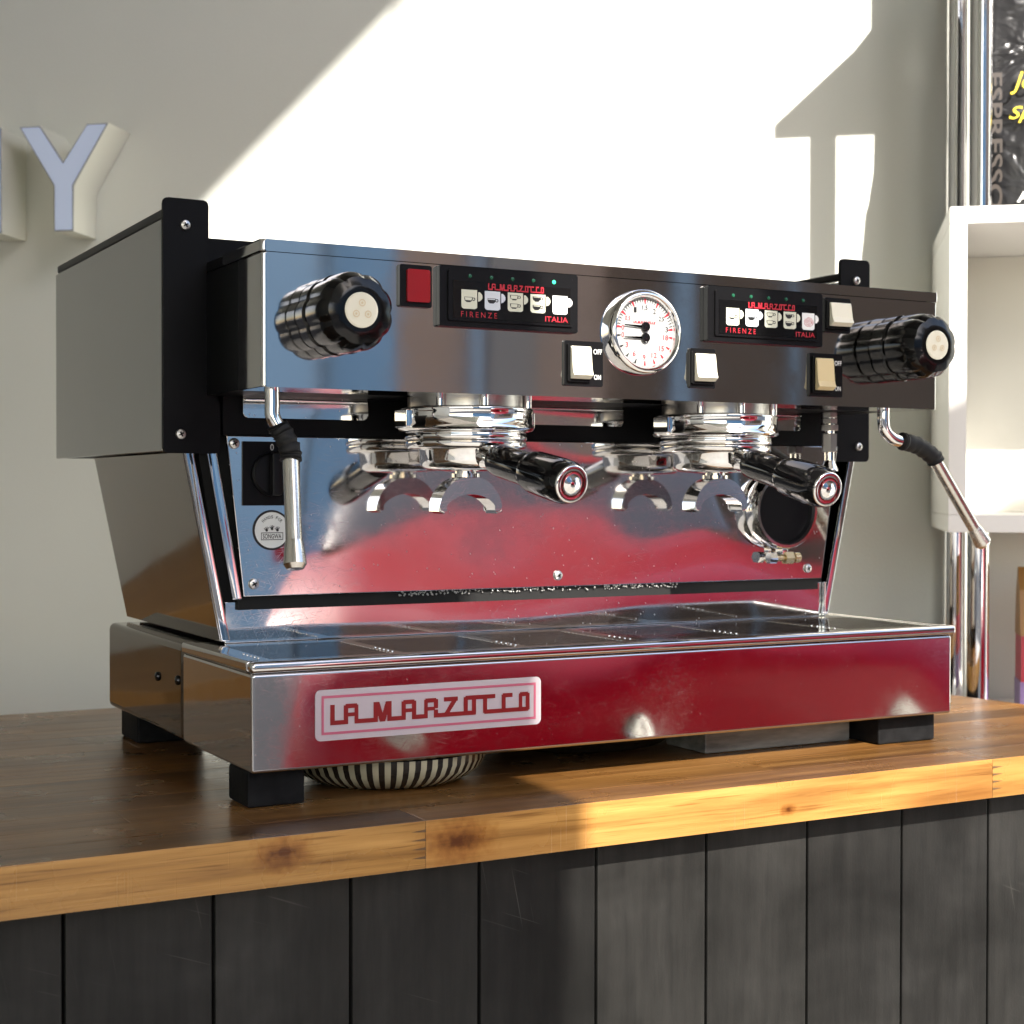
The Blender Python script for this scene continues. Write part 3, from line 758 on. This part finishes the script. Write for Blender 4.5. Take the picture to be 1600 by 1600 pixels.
for dz, ang in ((.0045, 178), (-.0048, 181)):
    bm = NB(); c, s = math.cos(R(ang)), math.sin(R(ang))
    yn = yd-.0014
    vs_ = [Vector((gx+c*r-s*q, yn, gz+dz+s*r+c*q)) for r, q in ((-.003, -.0011), (.0215, -.0005), (.0215, .0005), (-.003, .0011))]
    f_ = bm.faces.new([bm.verts.new(q) for q in vs_]); bmesh.ops.solidify(bm, geom=[f_], thickness=.0003)
    lathe(bm, [(.0041, 0), (.0041, .0016), (.0034, .0024), (.0001, .0026)], (gx, yd-.0004, gz+dz), (0, -1, 0), 20)
    obj("needle", bm, M['black_gloss'], gg)
# rocker switches
def rocker(x0, x1, z0, z1, mt, words):
    sp = obj("rocker_switch", prism(NB(), rrect(x0, x1, z0, z1, .0012), FY(PYF-.0022), .0021, .0006), M['black_plastic'], em)
    rx1 = x1-.0145 if words else x1-.0030
    rx0 = x0+.0042 if words else x0+.0030
    fr_ = obj("switch_frame", prism(NB(), rrect(rx0-.0022, rx1+.0012, z0+.0035, z1-.0028, .0008), FY(PYF-.0048), .0026, .0007), M['black_plastic'], sp)
    za, zb_ = z0+.0058, z1-.0048
    bm = NB(); prof = [(0, zb_), (-.0022, zb_), (-.0026, zb_-.002), (-.0040, za+.008), (-.0062, za+.0045), (-.0066, za+.0030), (-.0024, za), (0, za)]
    prism(bm, prof, lambda u, v, d: Vector((rx0+d, PYF-.0048+u, v)), rx1-rx0, .0005)
    obj("rocker", bm, M[mt], sp, 25)
    if words:
        text("switch_lettering", "OFF", rx1+.0050, x1-.0012, z1-.0105, z1-.0062, PYF-.0025, M['white_print'], sp, offset=.008)
        text("switch_lettering", "ON", rx1+.0056, x1-.0022, z0+.0058, z0+.0100, PYF-.0025, M['white_print'], sp, offset=.008)
rocker(.2739, .3115, .3283, .3659, 'switch_cream', True)
rocker(.4002, .4270, .3305, .3650, 'switch_cream', False)
rocker(.5494, .5790, .3860, .4178, 'switch_cream', False)
rocker(.5319, .5700, .3270, .3665, 'switch_yellow', True)
# group heads
GY = .081
for gxx in (.2195, .4805):
    gh = obj("group_head", lathe(NB(), [(.044, .326), (.050, .3255), (.050, .3115), (.0485, .3110), (.0001, .3108)], (gxx, GY, 0), (0, 0, 1), 64), M['dull_metal'], em)
    pr_ = []
    r0, r1 = .0545, .0580
    obj("bell_ring", lathe(NB(), [(.047, .3108), (.0555, .3108), (.0578, .3100), (.0582, .3085), (.0575, .3070), (.0575, .2970), (.0586, .2960), (.0590, .2935), (.0570, .2915), (.0520, .2905), (.0470, .2905)], (gxx, GY, 0), (0, 0, 1), 72), M['chrome'], gh, 50)
    obj("bell_ring", lathe(NB(), [(.046, .2904), (.0515, .2904), (.0525, .2890), (.0525, .2845), (.0515, .2835), (.0440, .2832)], (gxx, GY, 0), (0, 0, 1), 72), M['chrome'], gh, 50)
    for ang in (-140, -100, -35, 20):
        c, s = math.cos(R(ang)), math.sin(R(ang))
        obj("bolt", lathe(NB(), [(.0035, .3112), (.0035, .3250)], (gxx+.0535*c, GY+.0535*s, 0), (0, 0, 1), 12), M['chrome'], gh)
    for sgn in (-1, 1):
        obj("locking_ear", box(NB(), gxx+sgn*.0575-.004, gxx+sgn*.0575+.004, GY-.012, GY+.012, .2935, .3090, .0015), M['chrome'], gh)
# steam wands
def wand(top, ctrl, sl0, sl1, tip):
    wv = obj("steam_wand", tube(NB(), spline([top]+ctrl+[sl0], 8), .0058, 16), M['chrome'], em)
    sl0, sl1, tip = Vector(sl0), Vector(sl1), Vector(tip)
    d = (tip-sl1).normalized()
    mid = (sl0+sl1)/2+Vector((0, 0, .003))
    P = spline([Vector(ctrl[-1])*.25+sl0*.75, sl0, mid, sl1, sl1+d*.006], 6)
    n_ = len(P); rad = [.0078+.0006*math.sin(i*2.4)+.0005 for i in range(n_)]
    obj("grip_sleeve", tube(NB(), P, rad, 20), M['black_rubber'], wv)
    L = (tip-sl1).length
    obj("wand_tube", tube(NB(), [sl1-d*.002, sl1+d*(L-.022), sl1+d*(L-.020)], .0064, 18), M['wand_steel'], wv)
    tp = lathe(NB(), [(.0066, 0), (.0074, .003), (.0088, .0165), (.0090, .0185), (.0066, .0222), (.0001, .0228)], sl1+d*(L-.022), d, 20)
    tb = obj("wand_tip", tp, M['wand_steel'], wv)
    return wv
wand((.028, .033, .3195), [(.0283, .033, .3085), (.0283, .0325, .2985)], (.0325, .031, .2895), (.0405, .026, .270), (.036, .004, .1815))
wand((.6435, .034, .3195), [(.6435, .034, .309), (.6460, .034, .2985), (.6560, .033, .2905)], (.668, .0325, .2885), (.7040, .031, .2745), (.772, .031, .1875))
# rotary mains switch
rs = obj("mains_switch", box(NB(), .042, .093, .1432, .1448, .228, .282, .0004), M['black_paint'], em)
bm = lathe(NB(), [(.0185, 0), (.0185, .004), (.0165, .0058), (.0001, .0060)], (.0675, .1431, .2545), (0, -1, 0), 40)
kn = obj("dial_knob", bm, M['black_plastic'], rs)
obj("knob_bar", box(NB(), .0630, .0720, .1280, .1372, .2365, .2725, .002), M['black_plastic'], kn)
text("switch_number", "0", .0662, .0692, .2745, .2800, .1429, M['white_print'], rs)
text("switch_number", "2", .0872, .0902, .2525, .2580, .1429, M['white_print'], rs)
# round sticker
cx_, cz_ = .0680, .2072
st = obj("round_sticker", lathe(NB(), [(.0001, .0004), (.0165, .0004), (.0170, 0)], (cx_, .1448, cz_), (0, -1, 0), 48, cap=False), M['black_print'], em, 0)
obj("sticker_face", lathe(NB(), [(.0001, 0), (.0152, 0)], (cx_, .1440, cz_), (0, -1, 0), 48, cap=False), M['sticker_solid'], st, 0)
ys = .1437
for k, ch in enumerate("HANDS FOR"):
    if ch == " ": continue
    an = R(90+46-k*11.5); px, pz = cx_+.0112*math.cos(an), cz_+.0112*math.sin(an)
    text("sticker_lettering", ch, px-.00085, px+.00085, pz-.0013, pz+.0013, ys, M['black_print'], st, rot=an-R(90), offset=.01)
text("sticker_lettering", "SONGWA", cx_-.0082, cx_+.0082, cz_-.0072, cz_-.0032, ys, M['black_print'], st, offset=.012)
def frame_fn(u, v): return 0 if (u < .025 or u > .975 or v < .09 or v > .91) else None
obj("sticker_box", cells(frame_fn, cx_-.0098, cx_+.0098, cz_-.0084, cz_-.0020, 80, 22, ys), M['black_print'], st, 0)
def hand_fn(u, v):
    if math.hypot((u-.5), (v-.28)*1.0) < .22: return 0
    for a_ in (-58, -22, 8, 38):
        d = Vector((math.sin(R(a_)), math.cos(R(a_)))); q = Vector((u-.5, v-.30)); t = q.dot(d)
        if 0 < t < .62 and abs(q.x*d.y-q.y*d.x) < .062: return 0
    return None
for dx, dz in ((-.0048, .0006), (0, .0018), (.0048, .0006)):
    obj("sticker_hand", cells(hand_fn, cx_+dx-.0024, cx_+dx+.0024, cz_+dz-.0022, cz_+dz+.0028, 22, 22, ys), M['black_print'], st, 0)
# clamp ring at the right of the backsplash
cr = obj("clamp_ring", lathe(NB(), [(.0335, 0), (.0385, 0), (.0395, .004), (.0388, .016), (.0372, .0185), (.0345, .0185), (.0335, .015)], (.602, .1447, .2215), (0, -1, 0), 64, cap=False), M['chrome'], em, 50)
obj("ring_plug", lathe(NB(), [(.0001, .012), (.031, .012), (.0336, .015)], (.602, .1447, .2215), (0, -1, 0), 48, cap=False), M['black_paint'], cr)
obj("clamp_lug", box(NB(), .5985, .6055, .130, .142, .1770, .1845, .001), M['chrome'], cr)
bt = obj("clamp_bolt", tube(NB(), [(.5870, .1345, .1740), (.6200, .1300, .1740)], .0032, 14), M['brass'], cr)
bm = NB(); lathe(bm, [(.0062, 0), (.0062, .008)], (.5925, .1338, .1740), (-1, .14, 0), 6); obj("nut", bm, M['chrome'], bt, 0)
obj("nut", lathe(NB(), [(.0068, 0), (.0068, .009)], (.6020, .1322, .1740), (1, -.14, 0), 6), M['brass'], bt, 0)
obj("nut", lathe(NB(), [(.0052, 0), (.0052, .0055), (.0045, .0062), (.0024, .0062), (.0024, .004)], (.6135, .1306, .1740), (1, -.14, 0), 20), M['brass'], bt, 30)
# hot water fitting
fx, fy = .6475, .118
fit = obj("water_fitting", lathe(NB(), [(.0052, .262), (.0052, .325)], (fx, fy, 0), (0, 0, 1), 18), M['chrome'], em)
for z0, z1, r_ in ((.3145, .3200, .0080), (.3082, .3138, .0082), (.3015, .3075, .0092), (.2800, .2985, .0078)):
    obj("hex_nut", lathe(NB(), [(r_*.94, z0), (r_, z0+.0006), (r_, z1-.0006), (r_*.94, z1)], (fx, fy, 0), (0, 0, 1), 6), M['dull_metal'], fit, 20)
obj("outlet", lathe(NB(), [(.0052, .2795), (.0050, .272), (.0085, .2640), (.0090, .2610)], (fx, fy, 0), (0, 0, 1), 24), M['chrome'], fit)
# badge
lb = obj("badge", prism(NB(), rrect(.0505, .2478, .0495, .0885, .0045), FY(-.0006), .0004), M['sticker_white'], em, 0, label="white translucent badge with red lettering")
def fr_fn(u, v):
    if .025 < u < .975 and .12 < v < .88 and not (.036 < u < .964 and .17 < v < .83): return 0
    return None
obj("badge_border", cells(fr_fn, .0505, .2478, .0495, .0885, 200, 60, -.0009), mat("badge_line", (.45, .10, .16), .4), lb, 0)
obj("badge_lettering", logo(.0625, .2370, .0612, .0768, -.0010), M['logo_red'], lb, 0)

# ------------------------------------------------------------------ portafilters (they lock into the groups)
def portafilter(x, ex, ez, label):
    pf = thing("portafilter", label, "portafilter", (x, GY, .2832), 0, "portafilters locked into the groups")
    obj("bowl", lathe(NB(), [(.0505, -.0004), (.0520, -.0014), (.0520, -.0050), (.0500, -.0068), (.0412, -.0072), (.0405, -.0085), (.0400, -.0165), (.0385, -.0215), (.0330, -.0245), (.0120, -.0258), (.0001, -.0258)], (0, 0, 0), (0, 0, 1), 64), M['chrome'], pf, 50)
    a = Vector((0, -.036, -.013)); e = Vector((ex-x, -.161, ez-.2832)); d = (e-a).normalized(); L = (e-a).length
    obj("neck", tube(NB(), [a-d*.004, a+d*.010, a+d*.020], [.0115, .0095, .0095], 20), M['chrome'], pf)
    h = obj("handle", lathe(NB(), [(.0105, .018), (.0128, .020), (.0138, .030), (.0138, .062), (.0142, .071), (.0135, .0725), (.0160, .0735), (.0172, .080), (.0178, L-.016), (.0172, L-.006), (.0150, L)], a, d, 40), M['black_gloss'], pf, 40)
    obj("end_cap", lathe(NB(), [(.0152, L-.001), (.0150, L+.0008), (.0138, L+.0018), (.0115, L+.0012), (.0060, L+.0010), (.0048, L+.0022), (.0001, L+.0024)], a, d, 40), M['chrome'], h, 60)
    obj("handle_ring", lathe(NB(), [(.0137, .0705), (.0149, .0712), (.0149, .0730), (.0140, .0736)], a, d, 40, cap=False), M['chrome'], h)
    # double spout: a crescent channel
    sp = obj("spout_nut", lathe(NB(), [(.0095, -.0255), (.0095, -.0275), (.0125, -.0278), (.0125, -.0310), (.0090, -.0318)], (0, 0, 0), (0, 0, 1), 24), M['chrome'], pf)
    bm = NB(); outer = []; inner = []
    for i in range(25):
        an = R(180*i/24); outer.append((.0300*math.cos(an), -.0600+.0300*math.sin(an)))
        inner.append((.0250*math.cos(an), -.0620+.0165*math.sin(an)))
    poly = outer+inner[::-1]
    prism(bm, poly, lambda u, v, w_: Vector((u, -.0110+w_, v)), .022, .0042)
    obj("spout", bm, M['chrome'], pf, 40)
    return pf
portafilter(.2195, .2295, .2462, "chrome portafilter with black handle in the left group, nearer the round sticker")
portafilter(.4805, .4805, .2425, "chrome portafilter with black handle in the right group, in front of the clamp ring")

# ------------------------------------------------------------------ things under the machine
sb = thing("striped_bowl", "dark bowl with cream stripes pushed under the machine's front left", "bowl", (.150, .0900, 0.0002))
bm = NB(); n = 216
lathe(bm, [(.056, 0), (.0630, .0010), (.0720, .0055), (.0800, .0120), (.0838, .0195), (.0845, .0262), (.0820, .0266), (.0700, .0160), (.0500, .006), (.0001, .005)], (0, 0, 0), (0, 0, 1), n)
bm.faces.ensure_lookup_table()
for f in bm.faces:
    c = f.calc_center_median()
    if .0008 < c.z < .0262 and math.hypot(c.x, c.y) > .06:
        k = int(((math.atan2(c.y, c.x)+math.pi)/(2*math.pi)*n)+.5) % 4
        f.material_index = 1 if k < 2 else 0
obj("bowl", bm, [M['striped_dark'], M['striped_cream']], sb, 60)
db = thing("black_dish", "black dish with a dotted rim under the middle of the machine", "dish", (.385, .175, 0.0002))
obj("dish", lathe(NB(), [(.07, 0), (.085, .004), (.098, .014), (.1025, .0225), (.1005, .0235), (.09, .014), (.06, .004), (.0001, .003)], (0, 0, 0), (0, 0, 1), 72), M['striped_dark'], db)
bm = NB()
for k in range(90):
    a_ = 2*math.pi*k/90
    bmesh.ops.create_icosphere(bm, subdivisions=1, radius=.0017, matrix=Matrix.Translation((.1013*math.cos(a_), .1013*math.sin(a_), .0195)))
tag(obj("rim_dot", bm, M['dull_metal'], db, 60), kind="stuff")
tag(obj("grey_block", box(NB(), .452, .622, .055, .120, .0002, .0270, .002), M['grey_block']), "worn grey block lying under the machine beside its right front foot", "block")

bc = thing("back_counter", "low brown wooden counter along the wall, seen only mirrored in the machine's side", "counter", NW*DW+Vector((0, 0, GZ)), -TH)
obj("cabinet", box(NB(), -2.9, -1.10, -.42, -.004, .002, .870), M['back_wood'], bc, 0)
obj("worktop", box(NB(), -2.9, -1.08, -.45, -.004, .872, .920, .003), M['back_wood'], bc)

# ------------------------------------------------------------------ sign letters on the wall
def letter(name, label, polys, s0):
    t = thing(name, label, "sign letter", NW*DW+SW*s0, -TH, "raised sign letters on the wall")
    DEP = .08
    for poly in polys:
        obj("letter_return", prism(NB(), poly, lambda u, v, d: Vector((u, -DEP+d, v)), DEP-.0005, .0012), M['letter_side'], t)
        cx_ = sum(p[0] for p in poly)/len(poly); cz_ = sum(p[1] for p in poly)/len(poly)
    return t, DEP
def inset(poly, d):
    n_ = len(poly); out = []
    ar = sum(poly[i][0]*poly[(i+1) % n_][1]-poly[(i+1) % n_][0]*poly[i][1] for i in range(n_)); sg_ = 1 if ar > 0 else -1
    for i in range(n_):
        p0, p1, p2 = (Vector(poly[j % n_]) for j in (i-1, i, i+1))
        e0 = (p1-p0).normalized(); e1 = (p2-p1).normalized()
        n0 = Vector((-e0.y, e0.x))*sg_; n1 = Vector((-e1.y, e1.x))*sg_
        k = d/max(.3, 1+n0.dot(n1)); q = p1+(n0+n1)*k; out.append((q.x, q.y))
    return out
HZ0, HZ1 = .6465, .8135
yc = -.7530; 
Yp = [(-.829, HZ1), (-.7925, HZ1), (-.7535, .7560), (-.7135, HZ1), (-.677, HZ1), (-.7365, .7180), (-.7365, HZ0), (-.7695, HZ0), (-.7695, .7180)]
Yp = [(s-yc, z) for s, z in Yp]
t, DEP = letter("sign_letter", "raised white letter Y with a pale blue face on the wall", [Yp], yc)
obj("letter_face", prism(NB(), inset(Yp, .0022), lambda u, v, d: Vector((u, -DEP-.0022+d, v)), .002, 0), M['letter_face'], t, 0)
obj("letter_edge", prism(NB(), inset(Yp, .0006), lambda u, v, d: Vector((u, -DEP-.0012+d, v)), .0009, 0), M['letter_edge'], t, 0)
nx1 = -.8590; nw = .150
Np = [(-nw, HZ0), (-nw+.034, HZ0), (-nw+.034, .758), (-.038, HZ0), (0, HZ0), (0, HZ1), (-.034, HZ1), (-.034, .702), (-nw+.038, HZ1), (-nw, HZ1)]
t, DEP = letter("sign_letter", "raised white letter N cut off by the picture's left edge", [Np], nx1)
obj("letter_face", prism(NB(), inset(Np, .0022), lambda u, v, d: Vector((u, -DEP-.0022+d, v)), .002, 0), M['letter_face'], t, 0)
obj("letter_edge", prism(NB(), inset(Np, .0006), lambda u, v, d: Vector((u, -DEP-.0012+d, v)), .0009, 0), M['letter_edge'], t, 0)
# ------------------------------------------------------------------ storage rack at the right
rk = thing("storage_rack", "white box shelf on chrome poles standing by the wall at the right", "shelf rack", NW*DW, -TH)
s0, s1, kf, zb0, zt0, t_ = .5740, .985, -.33, .1890, .5980, .0215
def rb(name, x0, x1, y0, y1, z0, z1, m='laminate', bev=.0008): return obj(name, box(NB(), x0, x1, y0, y1, cz(z0), cz(z1), bev), M[m], rk)
rk.location = NW*DW+Vector((0, 0, GZ))
rb("side_board", s0, s0+t_, kf, -.004, zb0+t_+.0003, zt0-t_-.0003); rb("side_board", s1-t_, s1, kf, -.004, zb0+t_+.0003, zt0-t_-.0003)
rb("top_board", s0, s1, kf, -.004, zt0-t_, zt0); rb("bottom_board", s0, s1, kf, -.004, zb0, zb0+t_)
rb("back_board", s0+t_+.0003, s1-t_-.0003, -.030, -.018, zb0+t_+.0003, zt0-t_-.0003, 'shelf_inside')
for sx, kk in ((.6140, -.276), (.6050, -.030), (.955, -.276), (.955, -.030)):
    obj("pole", lathe(NB(), [(.0158, cz(GZ)+.001), (.0158, cz(zb0)-.0002)], (sx, kk, 0), (0, 0, 1), 32), M['chrome'], rk, 40)
    obj("pole", lathe(NB(), [(.0158, cz(zt0)+.0002), (.0158, cz(1.0690))], (sx, kk, 0), (0, 0, 1), 32), M['chrome'], rk, 40)
# upper shelf, out of the picture, that throws the roof-shaped shadow
kq = math.tan(TH-SUN_AZ); kz = math.tan(SUN_EL)/math.cos(TH-SUN_AZ)
def caster(s, z, k): return (s+k*kq, z+k*kz)
c0 = caster(.346, .766, .33); c1 = caster(.462, .883, .217); zs = c0[1]
prof = [(c0[0], -.33), (c1[0], -.217), (c1[0]+.005, -.004), (1.02, -.004), (1.02, -.33)]
obj("upper_shelf", prism(NB(), prof, lambda u, v, d: Vector((u, v, cz(1.0692)+d)), .02), M['laminate'], rk, 0)
rb("lower_shelf", s0, s1, kf+.02, -.004, -.082, -.060)
sbx = obj("storage_box", box(NB(), 0, .30, -.19, 0, 0, .24, .002), M['laminate']); sbx.location = NW*DW+SW*(c1[0]+.012)+NW*(-.012)+Vector((0, 0, 1.0895)); sbx.rotation_euler.z = -TH
tag(sbx, "white box on the rack's top shelf above the picture, seen only by its shadow", "box")
# coffee bag on the box shelf
def bag(name, label, s, k, z, wd, dp, ht, mt, cat="bag"):
    t = thing(name, label, cat, NW*(DW+k)+SW*s+Vector((0, 0, z)), -TH)
    secs = []
    rd = random.Random(5)
    for i in range(15):
        f = i/14; hw = wd/2*(1-.04*math.sin(f*9)); d_ = dp/2*max(.03, (1-f**2.2)*(.9+.12*math.sin(f*7)))
        row = []
        for j in range(32):
            a_ = 2*math.pi*j/32; c, s_ = math.cos(a_), math.sin(a_)
            q = .42
            row.append(Vector((hw*math.copysign(abs(c)**q, c)+rd.uniform(-1, 1)*.0015, d_*math.copysign(abs(s_)**.6, s_)+rd.uniform(-1, 1)*.003*(1-f*.6), f*ht)))
        secs.append(row)
    o = obj("pouch", loft(secs), mt, t, 60)
    return t
bg_ = bag("coffee_bag", "shiny black coffee bag with yellow script standing on the white shelf", .7330, -.185, .5985, .225, .10, .36, M['bag_black'])
def bagface(u, v): return Vector((u, -.056+.045*max(0, v/.36)**2.2, v))
text("script_lettering", "Jo", -.076, -.046, .160, .190, 0, M['yellow_ink'], bg_, .35, .004, f=bagface)
text("script_lettering", "Special", -.078, .01, .122, .144, 0, M['yellow_ink'], bg_, .35, .004, f=bagface)
text("white_lettering", "ARABICA", -.068, .04, .018, .032, 0, M['white_print'], bg_, 0, .02, f=bagface)
text("side_lettering", "ESPRESSO", -.19, -.01, .085, .103, 0, M['brown_ink'], bg_, 0, .02, f=lambda X, Z: bagface(-.095+(Z-.094), .10-(X+.10)))
pk = thing("snack_packet", "orange and red packet on the rack behind the counter at the right edge", "packet", NW*(DW-.20)+SW*.7640+Vector((0, 0, -.0595)), -TH)
obj("packet_body", loft([[Vector((x, y, z)) for x, y in ((-.09, -.03*q), (.09, -.03*q), (.09, .03*q), (-.09, .03*q))] for z, q in ((0.0, 1), (.05, 1.1))]), M['packet_purple'], pk, 0)
obj("packet_body", loft([[Vector((x, y, z)) for x, y in ((-.089, -.03*q), (.089, -.03*q), (.089, .03*q), (-.089, .03*q))] for z, q in ((.0503, 1.1), (.11, 1.0))]), M['packet_red'], pk, 0)
obj("packet_body", loft([[Vector((x, y, z)) for x, y in ((-.09, -.03*q), (.09, -.03*q), (.09, .03*q), (-.09, .03*q))] for z, q in ((.1103, 1.0), (.17, .6), (.20, .1))]), M['packet_orange'], pk, 0)
